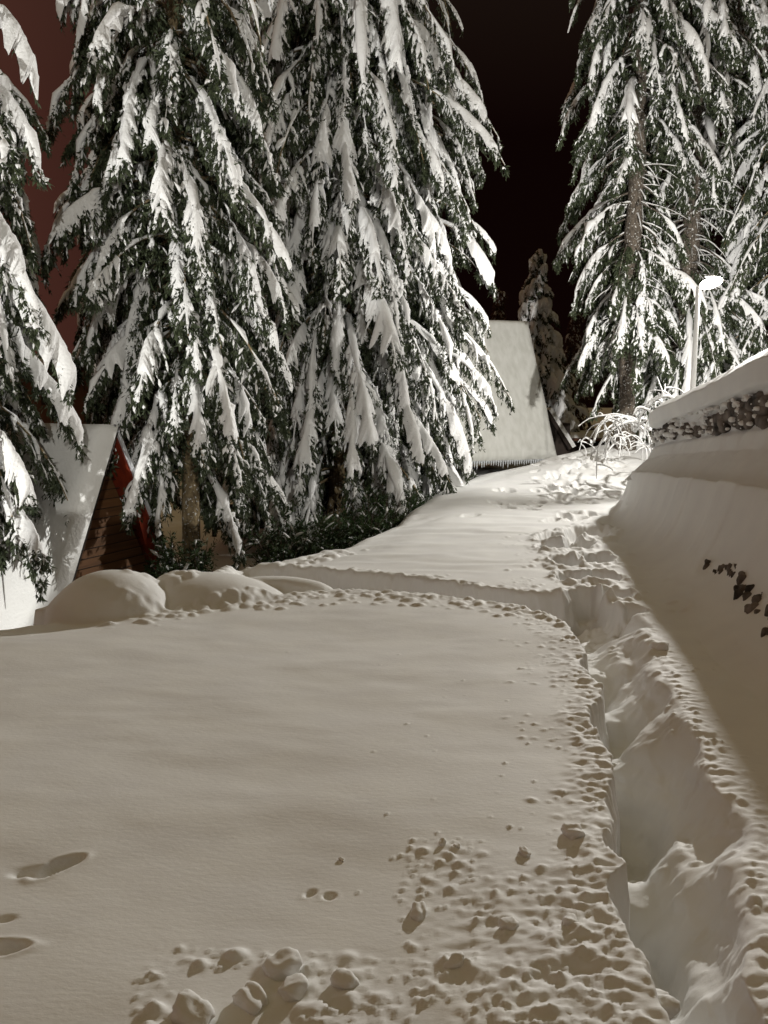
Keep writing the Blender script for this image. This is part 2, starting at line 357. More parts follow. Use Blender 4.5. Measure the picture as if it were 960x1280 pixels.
edgezone(1300, (Ly, Lx), (1.6, 7.0), 0.0, .004, .020, -1, .15)
edgezone(700, (Ry, Rx), (1.9, 7.0), 0.0, .004, .019, 1, .11)
zone(800, (510, 800), (1045, 1285), .004, .023, .85, 1.5); zone(260, (180, 400), (1185, 1290), .005, .036, .85); zone(150, (350, 640), (1190, 1290), .007, .03)
zone(60, (330, 460), (1180, 1290), .008, .04); zone(40, (500, 640), (1040, 1110), .007, .02)
for _ in range(500):      # beside trench 2
    xq = random.uniform(xs0-.8, xe); y = float(np.interp(xq, XS, yn[0])) - abs(random.gauss(0, .16)); r = .012*(3.2)**random.random()
    lump(xq, y, r, r*.7, 1.6, random.uniform(-.3, .3))
for _ in range(260):
    xq = random.uniform(xs0-.8, xe); y = float(np.interp(xq, XS, yf[0])) + abs(random.gauss(0, .09)); r = .012*(3.0)**random.random()
    lump(xq, y, r, r*.7, 1.6, random.uniform(-.3, .3))
for _ in range(500):      # beside the post holes
    v = random.uniform(668, 770); uq = random.gauss(700 + (v-668)*.75, 34); p = gnd(uq, v); r = .012*(3.5)**random.random()
    lump(p[0], p[1], r, r*.7, 1.5, random.uniform(-.3, .3))
for _ in range(500):      # crumbly rim along the terrace edge
    t = random.uniform(5, 8); i = int(t); e0 = edge[i]*(1-t+i) + edge[i+1]*(t-i); r = .02*(3.5)**random.random()
    lump(e0[0]+random.gauss(0, .10), e0[1]-abs(random.gauss(.12, .12)), r, r*.7, 1.5, 0)
for _ in range(1):       # loose snow settles and rounds off
    Hs = H.copy(); Hs[1:-1, 1:-1] = (4*H[1:-1, 1:-1] + 2*(H[2:, 1:-1]+H[:-2, 1:-1]+H[1:-1, 2:]+H[1:-1, :-2]) + H[2:, 2:]+H[:-2, :-2]+H[2:, :-2]+H[:-2, 2:])/16; H = Hs
H0 = H.copy()      # second, finer scatter lying on the first
zone(3600, (500, 800), (1040, 1285), .003, .013, .9, 1.5); zone(900, (170, 420), (1180, 1290), .003, .014, .9, 1.5); zone(700, (400, 560), (1190, 1290), .003, .013, .9)
edgezone(2600, (Ly, Lx), (1.6, 7.0), 0.0, .003, .014, -1, .14); edgezone(1500, (Ry, Rx), (1.9, 7.0), 0.0, .003, .014, 1, .12)
for _ in range(320):   # lumps fallen into the trench
    y = random.uniform(1.7, 5.3); a_ = float(np.interp(y, Ly, Lx)); b_ = float(np.interp(y, Ry, Rx)); r = .006*(5)**(random.random()**1.8)
    lump(a_ + (b_-a_)*random.uniform(.12, 1.0), y, r, r*.7, random.uniform(1, 1.6), random.uniform(-.5, .5))
for _ in range(90):
    p = gnd(random.gauss(640, 90), random.uniform(800, 1180)); r = random.uniform(.004, .012); lump(p[0], p[1], r, r)
for _ in range(60):
    p = gnd(random.uniform(840, 905), random.uniform(800, 1000)); r = random.uniform(.004, .014); lump(p[0], p[1], r, r)
gy, gx = np.gradient(H); dX = np.gradient(XS)[None]; dY = np.gradient(YS)[:, None]; gx = gx/dX; gy = gy/dY; gm = np.sqrt(gx**2+gy**2)+1e-6
stp = sst(.5, 1.6, gm)*((Y > 1.2) & (Y < 13) & (X > -4) & (X < 2.2))
cl = .020*fbm(X*5+Y*3.1+H*4, H*8+Y*2, 3, 401) + .012*fbm((X+Y)*17, H*19, 3, 402)
X3 = X + stp*cl*gx/gm; Y3 = Y + stp*cl*gy/gm
ny, nx = X.shape; idx = np.arange(nx*ny).reshape(ny, nx)
quads = np.stack([idx[:-1, :-1], idx[:-1, 1:], idx[1:, 1:], idx[1:, :-1]], -1).reshape(-1, 4)
ground = to_mesh('ground', np.stack([X3, Y3, H], -1).reshape(-1, 3), quads, M_snow)
tag(ground, kind='structure')
def hz(x, y):
    i = min(max(np.searchsorted(YS, y), 1), ny-1); j = min(max(np.searchsorted(XS, x), 1), nx-1); return float(H[i, j])

# ------------------------------------------------------------------ retaining wall, upper tier
wall = empty('retaining_wall', (3.5, 7, 1.0)); tag(wall, 'dark rubble stone retaining wall under a thick snow cap, right of the trail', 'wall')
S = np.concatenate([np.linspace(-8, 4, 40), np.linspace(4.05, 12.2, 420)])
def face_pt(s):
    # wall runs along y then turns right near its end
    if s < 11.0: x = np.interp(s, [-8, 3, 7.1, 11.0], [2.1, 3.10, 3.47, 3.85]); return np.array([x, s]), np.array([-1, 0.09])
    a = min((s-11.0)/1.2, 1)*R(78); r = 0.8
    c = np.array([3.85+r, 11.0]); return c + r*np.array([-math.cos(a), math.sin(a)]), np.array([-math.cos(a), math.sin(a)])
topz = lambda s: np.interp(s, [-8, 4, 7.1, 9, 10.7, 11.2, 11.8, 12.2], [2.2, 2.22, 2.10, 1.83, 1.60, 1.52, 1.40, 1.25])
baz = lambda s: np.interp(s, [-8, 3, 5.95, 8, 10.5, 12.2], [1.05, 1.05, .98, .86, .68, .45])
TT = np.linspace(0, 1, 110)
V = np.zeros((len(S), len(TT), 3))
prf_t = np.array([0, .10, .30, .40, .44, .58, .62, .72, .80, .90, 1.0])
# height fraction and outward offset (towards the trail) through the profile, from drift foot to back of the cap
prf_h = np.array([-.12, .10, .22, .36, .40, .68, .72, .90, 1.0, 1.01, .95])
prf_o = np.array([.42, .22, .11, .06, .015, .010, .10, .13, .02, -.28, -.75])
hh = np.interp(TT, prf_t, prf_h); oo = np.interp(TT, prf_t, prf_o)
Sg, Tg = np.meshgrid(S, TT, indexing='ij')
wn = fbm(Sg*0.9, Tg*2, 3, 101); wn2 = fbm(Sg*5, Tg*6, 4, 102); edgej = 0.06*fbm(Sg*3.5, Tg*0+1, 3, 103) + .05*vnoise(Sg*11, Tg*0, 104)
for i, s in enumerate(S):
    p, n = face_pt(s); n = n/np.linalg.norm(n); z0, z1 = baz(s), topz(s)
    # snow on the band climbs irregularly
    tt = TT + edgej[i]*np.exp(-((TT-.42)/.06)**2)*0.6
    h = np.interp(tt, prf_t, prf_h); o = np.interp(tt, prf_t, prf_o)
    o = o + 0.03*wn[i] + 0.012*wn2[i]; h = h + 0.02*wn[i]*(TT > .6)
    V[i, :, 0] = p[0] + n[0]*o; V[i, :, 1] = p[1] + n[1]*o; V[i, :, 2] = z0 + (z1-z0)*h + 0.006*wn2[i]
ii = np.arange(V.shape[0]*V.shape[1]).reshape(V.shape[:2])
q = np.stack([ii[:-1, :-1], ii[:-1, 1:], ii[1:, 1:], ii[1:, :-1]], -1).reshape(-1, 4)
to_mesh('snow_cover', V.reshape(-1, 3), q, M_snow, wall, loc=wall.location)
def stone_verts(c, r, n, seed, sub=2):
    import bmesh
    bm = bmesh.new(); bmesh.ops.create_icosphere(bm, subdivisions=sub, radius=1)
    co = np.array([v.co[:] for v in bm.verts]); fc = np.array([[v.index for v in f.verts] for f in bm.faces]); bm.free()
    g = np.random.default_rng(seed); f3 = g.normal(size=(6, 3)); am = g.uniform(-.5, .5, 6); ph = g.uniform(0, 6, 6)
    d = 1 + sum(0.22*am[i]*np.sin(co@f3[i]*2.2+ph[i]) for i in range(6))
    co = np.clip(co, -.82, .82)*1.15
    return co*d[:, None]*np.asarray(r)+np.asarray(c), fc
mb = MB(); k = 0
for i in range(620):
    s = random.uniform(3, 11.9); p, n = face_pt(s); n = n/np.linalg.norm(n); z0, z1 = baz(s), topz(s)
    f = random.uniform(.42, .665); r = random.uniform(.025, .07)*(1.2 if s < 8.5 else .85)
    g_ = fbm(np.array([s*2.2]), np.array([f*7.]), 2, 120)[0]
    if g_ < -0.3+.5*abs(f-.54)/.12: continue
    c = (p[0]+n[0]*.02, p[1]+n[1]*.02, z0+(z1-z0)*f)
    v_, f_ = stone_verts(c, (r*.8, r*1.3, r*.85), n, i); mb.add(v_, f_)
mb.build('stones', M_stone, wall, loc=wall.location)
# snow clods caught between the stones
mb = MB()
for i in range(260):
    s = random.uniform(3, 11.9); p, n = face_pt(s); n = n/np.linalg.norm(n); z0, z1 = baz(s), topz(s)
    f = random.uniform(.40, .68); r = random.uniform(.008, .034)
    v_, f_ = stone_verts((p[0]+n[0]*.07, p[1]+n[1]*.07, z0+(z1-z0)*f), (r, r*1.5, r*.8), n, 900+i, 2); mb.add(v_, f_)
mb.build('snow_clods', M_snow, wall, loc=wall.location)
# lower tier: a few stones showing through the bank
lw = empty('lower_wall', (2.6, 4.5, 0.5)); tag(lw, 'snowed-in lower stone terrace wall, only a few dark stones showing through the bank', 'wall')
mb = MB()
for kq, (a, b, w_, h_) in enumerate([(884, 705, 5, 11), (902, 712, 4, 9), (909, 709, 4, 10), (915, 718, 4, 8), (928, 722, 5, 8), (926, 734, 9, 16), (934, 742, 8, 12), (942, 752, 8, 14),
        (938, 764, 8, 9), (948, 765, 4, 8), (957, 768, 5, 20), (962, 790, 7, 16), (972, 800, 9, 20), (985, 815, 12, 20), (953, 744, 2, 4), (919, 707, 2, 4), (894, 716, 2, 4)]):
    for q3 in range(3):
        uq = a + random.gauss(0, w_*.45); v = b + random.gauss(0, h_*.35); d = ray(uq, v); t = 2.0
        for _ in range(1800):
            p = EYE + d*t
            if p[2] < hz(p[0], p[1]): break
            t += 0.01
        k_ = t/F
        v_, f_ = stone_verts(p + d*.012, (w_*k_*.7, w_*k_*.62, h_*k_*.6), 0, 3000+kq*5+q3, 3); v_ = v_ + .004*fbm(v_[:, 0]*60+v_[:, 2]*50, v_[:, 1]*60, 2, 5)[:, None]; mb.add(v_, f_)
mb.build('stones', M_stone, lw, loc=lw.location)

# ------------------------------------------------------------------ loose clumps of snow
LCL = [('large snow clump with a smaller one leaning on it, lower edge of the snowfield', 352, 1208, .042), ('round snow clump in front of the tallest clump at the bottom', 366, 1234, .034),
       ('dark-sided snow clump at the bottom left of the rubble', 316, 1246, .033), ('broad snow clump at the very bottom left of the rubble', 240, 1270, .045),
       ('flat snow clump left of centre among the bottom rubble', 432, 1222, .030), ('round snow clump alone at the left end of the crumb patch', 523, 1134, .026),
       ('egg-shaped snow clump in the middle of the crumb patch', 637, 1154, .024), ('oval snow clump between the crumb patch and the trench', 711, 1150, .024),
       ('tilted snow clump above the crumb patch', 655, 1062, .020), ('small snow clump at the upper left tip of the crumb patch', 553, 1050, .013),
       ('small snow clump beside the upper left tip of the crumb patch', 571, 1053, .013), ('snow clump right of centre in the bottom rubble', 570, 1200, .024),
       ('snow clump on the right rim of the trench where crumbs spread', 825, 814, .045), ('rounded snow clump stuck at the left wall of the trench bottom', 820, 1262, .045),
       ('snow clump on the open snow above the two dents', 427, 1066, .010), ('clump of snow near the trench rim above the crumb patch', 716, 1040, .036)]
for i, (lb, a, b, r) in enumerate(LCL):
    p = gnd(a, b); zz = hz(p[0], p[1]) if a != 820 else -0.08
    if a == 820: p = gnd(818, 1262, zz)
    v_, f_ = stone_verts((0, 0, 0), (r*1.25, r*.95, r*.8), (0, 0), 500+i, 4)
    v_ = v_*(1 + .16*fbm(v_[:, 0]/r*1.3+v_[:, 2]/r*1.7+i, v_[:, 1]/r*1.3, 3, 95) + .06*fbm(v_[:, 0]/r*5+v_[:, 2]/r*4, v_[:, 1]/r*5, 3, 96))[:, None]
    o = to_mesh('snow_clump', v_, f_, M_snow); o.location = (p[0], p[1], zz + r*.2); o.rotation_euler = (random.uniform(-.3, .3), random.uniform(-.3, .3), random.uniform(0, 6))
    tag(o, lb, 'snow clump', 'snow clumps lying on the snowfield')

# ------------------------------------------------------------------ conifers
def grow(P0, D0, Ln, K, droop, wander, g):
    """integrate N polylines; droop: how much the heading falls per unit"""
    N = len(P0); P = np.zeros((N, K, 3)); P[:, 0] = P0; D = D0.copy(); st = (Ln/(K-1))[:, None]
    for k in range(1, K):
        D = norm(D + np.array([0, 0, -1.0])*np.asarray(droop)[..., None]/(K-1)*1.0 + g.normal(size=D.shape)*wander)
        P[:, k] = P[:, k-1] + D*st
    return P
def needles(P, D, g, size, mb, spread=0.8):
    """rhombus leaf clusters at P pointing roughly along D"""
    N = len(P)
    d = norm(D + g.normal(size=(N, 3))*spread*0.6 + np.array([0, 0, -.15])); w = norm(np.cross(d, g.normal(size=(N, 3))))
    L_ = size*1.3*g.uniform(.6, 1.3, N)[:, None]; W = L_*g.uniform(.09, .17, N)[:, None]
    V = np.stack([P, P + d*L_*.45 + w*W, P + d*L_, P + d*L_*.5 - w*W], 1)
    mb.add(V.reshape(-1, 3), np.arange(N*4).reshape(N, 4))
def sample(P, n, g):
    """n random points along each polyline -> points, dirs, t"""
    N, K, _ = P.shape; t = g.uniform(0, 1, (N, n))*(K-1.001); i = t.astype(int); f = (t-i)[..., None]; r = np.arange(N)[:, None]
    A = P[r, i]; B = P[r, i+1]; return (A*(1-f)+B*f).reshape(-1, 3), norm(B-A).reshape(-1, 3), (t/(K-1)).reshape(-1)
def spruce(name, label, px, Yd, height, rad, seed, zb=None, z_lo=0.5, whorl=.36, nb=6, e0=(-.15, .15), droop=(1.3, 2.6), snow=.75, nsz=.055, side=26, sub=7, nd=5, top_detail=9.0,
           trunk_r=.17, shape=None, barkm=None, dead=(0, 0), snowfat=1.0, wood=None, group=None, gap=None, X0=None, azbias=None, sidelen=1.0, slabw=1.0, swidth=1.0, lenv=(.72, 1.12)):
    g = np.random.default_rng(seed)
    x0 = (px-480)/F*(Yd*math.cos(PITCH)) if X0 is None else X0
    zb = hz(x0, Yd)-.05 if zb is None else zb
    root = empty(name, (x0, Yd, zb)); tag(root, label, 'tree', group)
    base = np.array([x0, Yd, zb])
    # trunk
    K = 40; zs = np.linspace(-.3, height, K); P = np.zeros((1, K, 3)); P[0, :, 2] = zs; P[0, :, 0] = .03*np.sin(zs*.9+seed); P[0, :, 1] = .03*np.cos(zs*.7+seed)
    rr = trunk_r*np.clip(1-zs/height, .02, 1)**.75; rr[:3] *= [1.35, 1.18, 1.05]; rr = rr*(1+.06*g.normal(size=K))
    V_, q_ = tubes(P, rr[None], M=14); tm = MB(); tm.add(V_, q_)
    axis = lambda z: np.stack([.03*np.sin(z*.9+seed), .03*np.cos(z*.7+seed), z], -1)
    nm = MB(); sm = MB(); wm = tm
    # branch list
    zl, az, ln, det = [], [], [], []
    z = z_lo
    while z < height*.985:
        f = (z - z_lo)/(height - z_lo)
        rl = rad*(shape(f) if shape else (1-f)**.8)
        n_ = max(3, int(round(nb*(1 if z < top_detail else .8)))); a0 = g.uniform(0, 6.28)
        for k in range(n_):
            a = a0 + k*2*np.pi/n_ + g.normal()*.22
            if azbias is not None and g.random() > azbias(a, z): continue
            zl.append(z + g.normal()*.10); az.append(a); ln.append(max(.18, rl*g.uniform(*lenv))); det.append(z < top_detail)
        z += whorl*g.uniform(.8, 1.2)*(1 if z < top_detail else 1.25)
    zl = np.array(zl); az = np.array(az); ln = np.array(ln); det = np.array(det); N = len(zl)
    e = g.uniform(*e0, N); O = np.stack([np.cos(az), np.sin(az), np.zeros(N)], -1)
    D0 = norm(O*np.cos(e)[:, None] + np.array([0, 0, 1])*np.sin(e)[:, None]); KB = 12
    dr = g.uniform(*droop, N)
    L3 = ln*1.32
    P = grow(axis(zl), D0, L3, KB, dr, .035, g)
    T = np.linspace(0, 1, KB)
    rw = (.006+.017*(1-T))[None]*np.clip(L3/1.8, .4, 1.3)[:, None]
    V_, q_ = tubes(P, rw, M=4); wm.add(V_, q_)
    sload = np.clip(g.normal(snow, .28, N), 0, 1.15)                # how laden each branch is
    # snow ridge along the branch
    def snowtube(P, w, hgt, O_, keep, M=6, rag=.28):
        if keep.sum() == 0: return
        P = P[keep]; w = w[keep]; hgt = hgt[keep]; O_ = O_[keep]; N_, K_, _ = P.shape
        D = np.empty_like(P); D[:, :-1] = P[:, 1:]-P[:, :-1]; D[:, -1] = D[:, -2]; D = norm(D)
        U = np.array([0, 0, 1.0])*.85 + O_[:, None]*.5; U = np.broadcast_to(U, P.shape)
        n = norm(U - (U*D).sum(-1, keepdims=True)*D)
        rg = 1 + g.normal(size=w.shape)*rag; rg = np.clip(rg, .35, 1.8); w = w*rg; hgt = hgt*rg
        hgt[:, 0] *= .5; w[:, 0] *= .5; w[:, -1] *= .35; hgt[:, -1] *= .3
        V_, q_ = tubes(P + n*(hgt*.75)[..., None], w, hgt, M=M, U=U.copy()); sm.add(V_, q_)
    prof = np.interp(T, [0, .15, .5, .9, 1], [.25, .45, .95, .8, .4])
    prof = prof*np.clip(1.1+.9*np.sin(T[None]*g.uniform(8, 22, (N, 1))+g.uniform(0, 6, (N, 1))), .18, 1.5)
    w0 = (.042*snowfat)*np.clip(L3/1.6, .45, 1.25)[:, None]*prof*np.clip(sload, .35, 1.1)[:, None]
    snowtube(P, w0*1.1, w0*.75, O, sload > .12, 7)
    # fringed snow slabs draped over the outer part of each laden branch
    ks = np.concatenate([np.where((sload > .38) & (g.random(N) < p_))[0] for p_ in (.85, .28)])
    if len(ks):
        KR, MC = (30, 9); n_s = len(ks); t0 = g.uniform(.28, .70, n_s); t1 = np.minimum(t0 + g.uniform(.26, .5, n_s), 1.0)
        tt = t0[:, None] + (t1-t0)[:, None]*np.linspace(0, 1, KR)[None]; tk = tt*(KB-1.001); i = tk.astype(int); f = (tk-i)[..., None]; r_ = ks[:, None]
        C = P[r_, i]*(1-f) + P[r_, i+1]*f; Tn = norm(P[r_, i+1]-P[r_, i])
        Tn[:, 1:-1] = norm(Tn[:, 2:]+Tn[:, :-2]+Tn[:, 1:-1])
        Ob = np.broadcast_to(O[ks][:, None], C.shape); Sd_ = norm(np.cross(Tn, np.array([0, 0, 1.0]) + Ob*.35)); Un = norm(np.cross(Sd_, Tn)); Un = np.where(((Un*(np.array([0, 0, 1.0])+Ob*.4)).sum(-1, keepdims=True)) < 0, -Un, Un)
        W = (.168*slabw*np.clip(L3[ks]/2.2, .45, 1.25)*g.uniform(.55, 1.35, n_s)*np.clip(sload[ks], .5, 1.05))[:, None]*np.interp(np.linspace(0, 1, KR), [0, .10, .35, .8, .93, 1], [.12, .7, 1, .95, .7, .12])[None]
        Vs = []
        lf_ = 1 + .42*np.sin(np.linspace(0, 1, KR)[None]*g.uniform(4, 22, (n_s, 1)) + g.uniform(0, 6, (n_s, 1)))
        for sgn_ in (-1, 1):
            tooth = g.uniform(.68, 1.22, (n_s, KR)); tooth = np.where(g.random((n_s, KR)) < .5, tooth, np.roll(tooth, 1, 1)); W_ = W*tooth*lf_
            for m_ in range(1, 5):
                v_ = m_/4; w_ = (W*.75*(1-v_) + W_*v_)*v_
                X_ = C + Sd_*(sgn_*w_*.78)[..., None] + Tn*(w_*.5)[..., None] - np.array([0, 0, 1.0])*(w_*v_*1.1)[..., None] + Un*((.095*slabw*np.sqrt(1-v_**2))*np.clip(W/.12, .3, 1.2)*(1+.5*(tooth-.85)))[..., None]
                Vs.append((sgn_*m_, X_))
        Vs.append((0, C + Un*(.10*slabw*np.clip(W/.12, .3, 1.2))[..., None])); Vs = [x for _, x in sorted(Vs, key=lambda q_: q_[0])]
        Tp = np.stack(Vs, 2)                                         # n,KR,9,3
        vv_ = np.abs(np.linspace(-1, 1, 9)); Bt = Tp - Un[:, :, None]*(.085*slabw*np.sqrt(1-vv_**2)*np.clip(W/.12, .3, 1.2)[..., None] + .004)[..., None]
        nv_ = n_s*KR*9; id_ = np.arange(nv_).reshape(n_s, KR, 9)
        qa = np.stack([id_[:, :-1, :-1], id_[:, :-1, 1:], id_[:, 1:, 1:], id_[:, 1:, :-1]], -1).reshape(-1, 4); sm.add(Tp.reshape(-1, 3), qa); sm.add(Bt.reshape(-1, 3), qa[:, ::-1])
    # side twigs
    nsd = np.where(det, side, max(8, side//2)); bi = np.repeat(np.arange(N), nsd)
    t = g.uniform(.08, 1, len(bi))**.85; sgn = np.where(g.random(len(bi)) < .5, -1, 1)
    tk = t*(KB-1.001); i = tk.astype(int); f = (tk-i)[:, None]; A = P[bi, i]*(1-f) + P[bi, i+1]*f; Tn = norm(P[bi, i+1]-P[bi, i])
    Sd = norm(np.cross(Tn, np.array([0, 0, 1.0]) + O[bi]*.3))*sgn[:, None]
    sl = sidelen*(.10 + .30*np.minimum(L3[bi], 2.6)/2*np.interp(t, [0, .2, .55, 1], [.5, 1.0, .85, .3]))*g.uniform(.55, 1.2, len(bi))
    D1 = norm(Tn*g.uniform(.5, 1.0, (len(bi), 1)) + Sd*g.uniform(.45, .95, (len(bi), 1))*swidth + np.array([0, 0, -1])*g.uniform(.05, .5, (len(bi), 1)))
    P1 = grow(A, D1, sl, 6, g.uniform(.8, 2.2, len(bi)), .06, g)
    T1 = np.linspace(0, 1, 6)
    keep = g.random(len(bi)) < np.clip(sload[bi]*1.05, 0, .97)*np.interp(t, [0, .35, .6], [.15, .5, 1])
    w1 = (.044*snowfat)*np.interp(T1, [0, .3, .8, 1], [1, 1, .65, .4])[None]*np.clip(sl/.35, .5, 1.2)[:, None]*g.uniform(.6, 1.15, (len(bi), 1))
    lim = g.uniform(.55, 1.0, len(bi))                               # snow ends before the tip
    Ps = A[:, None] + (P1-A[:, None])*lim[:, None, None]
    snowtube(Ps, w1, w1*.7, O[bi], keep, 6)
    # hanging twiglets
    det2 = det[bi]; b2 = np.repeat(np.arange(len(bi))[det2], sub)
    t2 = g.uniform(.15, 1, len(b2)); tk = t2*4.999; i = tk.astype(int); f = (tk-i)[:, None]; A2 = P1[b2, i]*(1-f) + P1[b2, i+1]*f
    D2 = norm(np.array([0, 0, -1.0]) + g.normal(size=(len(b2), 3))*.45 + D1[b2]*.5)
    s2 = g.uniform(.07, .24, len(b2))*np.clip(sl[b2]/.3, .6, 1.3); P2 = grow(A2, D2, s2, 4, np.full(len(b2), .8), .10, g)
    k2 = g.random(len(b2)) < .62*np.interp(t[b2], [0, .35, .6], [.3, .6, 1])*np.clip(sload[bi][b2]+.15, 0, 1)
    w2 = np.repeat((.017*snowfat*g.uniform(.6, 1.5, len(b2)))[:, None], 3, 1)
    Pm = np.stack([P2[:, 0]*.6+P2[:, 1]*.4, P2[:, 1]*.5+P2[:, 2]*.5, P2[:, 2]*.6+P2[:, 3]*.4], 1)
    snowtube(Pm, w2*np.array([.6, 1.1, .5]), w2*.8*np.array([.6, 1.1, .5]), O[bi][b2], k2, 5, .2)
    # needles
    pt, dd, _ = sample(P1, nd+6, g); needles(pt, dd, g, nsz*1.15, nm)
    if len(P2): pt, dd, _ = sample(P2, nd+3, g); needles(pt, dd, g, nsz, nm)
    pt, dd, _ = sample(P[:, 3:], nd*5, g); needles(pt, dd, g, nsz*1.2, nm)
    # dead lower limbs, bare and lined with snow
    if dead[1] > 0:
        Nd = dead[0]; zz = g.uniform(*dead[1:3], Nd); a = g.uniform(0, 6.28, Nd); O2 = np.stack([np.cos(a), np.sin(a), np.zeros(Nd)], -1)
        Pd = grow(axis(zz), norm(O2 + np.array([0, 0, 1])*g.uniform(-.1, .45, Nd)[:, None]), g.uniform(.4, 1.5, Nd), 8, g.uniform(.5, 1.8, Nd), .06, g)
        Td = np.linspace(1, .3, 8)[None]; V_, q_ = tubes(Pd, .014*Td*np.ones((Nd, 1)), M=4); wm.add(V_, q_)
        ws = .022*Td*np.ones((Nd, 1)); snowtube(Pd, ws, ws*.9, O2, np.ones(Nd, bool), 5, .25)
    tm.build('trunk', barkm or M_bark, root)
    nm.build('crown', wood or M_needle, root, smooth=False)
    tag(sm.build('snow_load', M_tsnow, root), kind='stuff')
    return root

col = lambda f: np.interp(f, [0, .12, .55, 1], [.72, 1, .9, .05])
GT = 'tall snow-laden spruces around the clearing'
spruce('spruce_tree', 'tall snow-laden spruce with the thickest visible brown trunk, left of the far cabin roof', 425, 14.6, 18, 2.75, 11, zb=-1.1, z_lo=1.35, whorl=.24, nb=9, trunk_r=.22, shape=col, group=GT, snow=.72, slabw=.85, top_detail=10.4, side=34, sub=8, azbias=lambda a, z: .05 if (math.sin(a) < -.3 and abs(math.cos(a)) < .38 and z < 3.4) else 1)
spruce('spruce_tree', 'snow-laden spruce whose thin trunk stands right beside the brown and red gable', 232, 10.6, 16, 1.65, 12, zb=-1.1, z_lo=2.0, whorl=.26, nb=7, trunk_r=.12, shape=col, group=GT, snow=.60, slabw=.88, top_detail=8.0, side=30,
       azbias=lambda a, z: (0 if (abs(math.cos(a)-.2) < .4 and math.sin(a) < .2) else 1) if z < 3.0 else 1)
spruce('spruce_tree', 'nearest snowy spruce reaching into the picture from the left edge', -110, 8.2, 13, 1.8, 13, zb=-2.2, z_lo=3.1, whorl=.27, nb=8, trunk_r=.16, shape=col, group=GT, snow=.62, top_detail=7.5, side=28, dead=(10, 2.2, 3.6))
spruce('spruce_tree', 'snowy spruce with a bare brown stem and dead lower limbs, left of the street lamp', 783, 19.0, 21, 2.1, 14, zb=.35, z_lo=3.0, whorl=.30, nb=6, trunk_r=.22, shape=lambda f: np.interp(f, [0, .1, .3, .55, 1], [.75, .8, 1.0, .85, .05]), group=GT, snow=.66, slabw=.72, top_detail=11.5, side=27, sub=8, nd=4, nsz=.065, dead=(85, 2.4, 8.5), barkm=M_bark2,
       azbias=lambda a, z: .30 if (math.sin(a) < .1 and 5.0 < z < 8.6) else 1)
spruce('spruce_tree', 'snowy spruce directly behind the street lamp with a broad grey trunk', 852, 20.0, 22, 2.7, 15, zb=.5, z_lo=1.5, whorl=.30, nb=7, trunk_r=.25, shape=col, group=GT, snow=.62, slabw=.75, top_detail=11, side=25, sub=7, nd=4, nsz=.065, dead=(85, 2.4, 8.5), barkm=M_bark2,
       azbias=lambda a, z: .07 if (math.sin(a) < .1 and 4.4 < z < 8.6) else 1)
spruce('spruce_tree', 'snow-laden spruce cut by the right edge of the picture, right of the lamp', 985, 19.5, 20, 2.5, 16, zb=.6, z_lo=1.6, whorl=.34, nb=6, trunk_r=.2, shape=col, group=GT, snow=.6, slabw=.8, top_detail=10, side=22, sub=7, nd=4, nsz=.065)
spruce('spruce_tree', 'dim snowy spruce filling the gap behind the two left trunks', 318, 17.2, 18, 2.1, 17, zb=-1.2, z_lo=2.6, whorl=.34, nb=6, trunk_r=.17, shape=col, group=GT, snow=.5, top_detail=10, side=18, nd=4, nsz=.065)
spruce('spruce_tree', 'dim snowy spruce behind the brown and red gable, topmost left of the picture', 176, 14.5, 15, 1.45, 18, zb=-1.8, z_lo=2.8, whorl=.34, nb=6, trunk_r=.15, shape=col, group=GT, snow=.5, top_detail=9, side=18, nd=4, nsz=.065)
spruce('spruce_tree', 'snowy spruce standing close behind the right side of the thick brown trunk', 512, 16.6, 16, 1.8, 19, zb=-1.0, z_lo=1.2, whorl=.38, nb=6, trunk_r=.15, shape=col, group=GT, snow=.6, top_detail=10, side=20, nd=4)
# small conical firs behind the far cabin
cone = lambda f: (1-f)**.85
spruce('fir_tree', 'narrow conical white-caked fir rising behind the right edge of the far cabin roof', 668, 27, 6.9, 2.1, 31, zb=-.3, z_lo=.4, whorl=.26, nb=8, e0=(-.35, -.1), droop=(.7, 1.4), snow=.95, trunk_r=.1, shape=cone, side=14, sub=3, nd=3, nsz=.07, snowfat=1.9, slabw=1.5, lenv=(.8, 1.0))
spruce('fir_tree', 'small reddish snowy fir left of the conical fir, behind the far cabin ridge', 622, 31, 6.1, 1.25, 32, zb=-.2, z_lo=.4, whorl=.30, nb=7, e0=(-.3, .1), droop=(.8, 1.8), snow=.6, trunk_r=.09, shape=cone, side=12, sub=3, nd=4, nsz=.08, wood=M_pinktwig, lenv=(.75, 1.05))
spruce('fir_tree', 'reddish snowy fir between the far cabin and the bare stem', 716, 29, 5.0, 1.2, 33, zb=-.2, z_lo=.4, whorl=.32, nb=7, e0=(-.3, .1), droop=(.8, 1.8), snow=.5, trunk_r=.09, shape=cone, side=12, sub=3, nd=4, nsz=.08, wood=M_pinktwig)

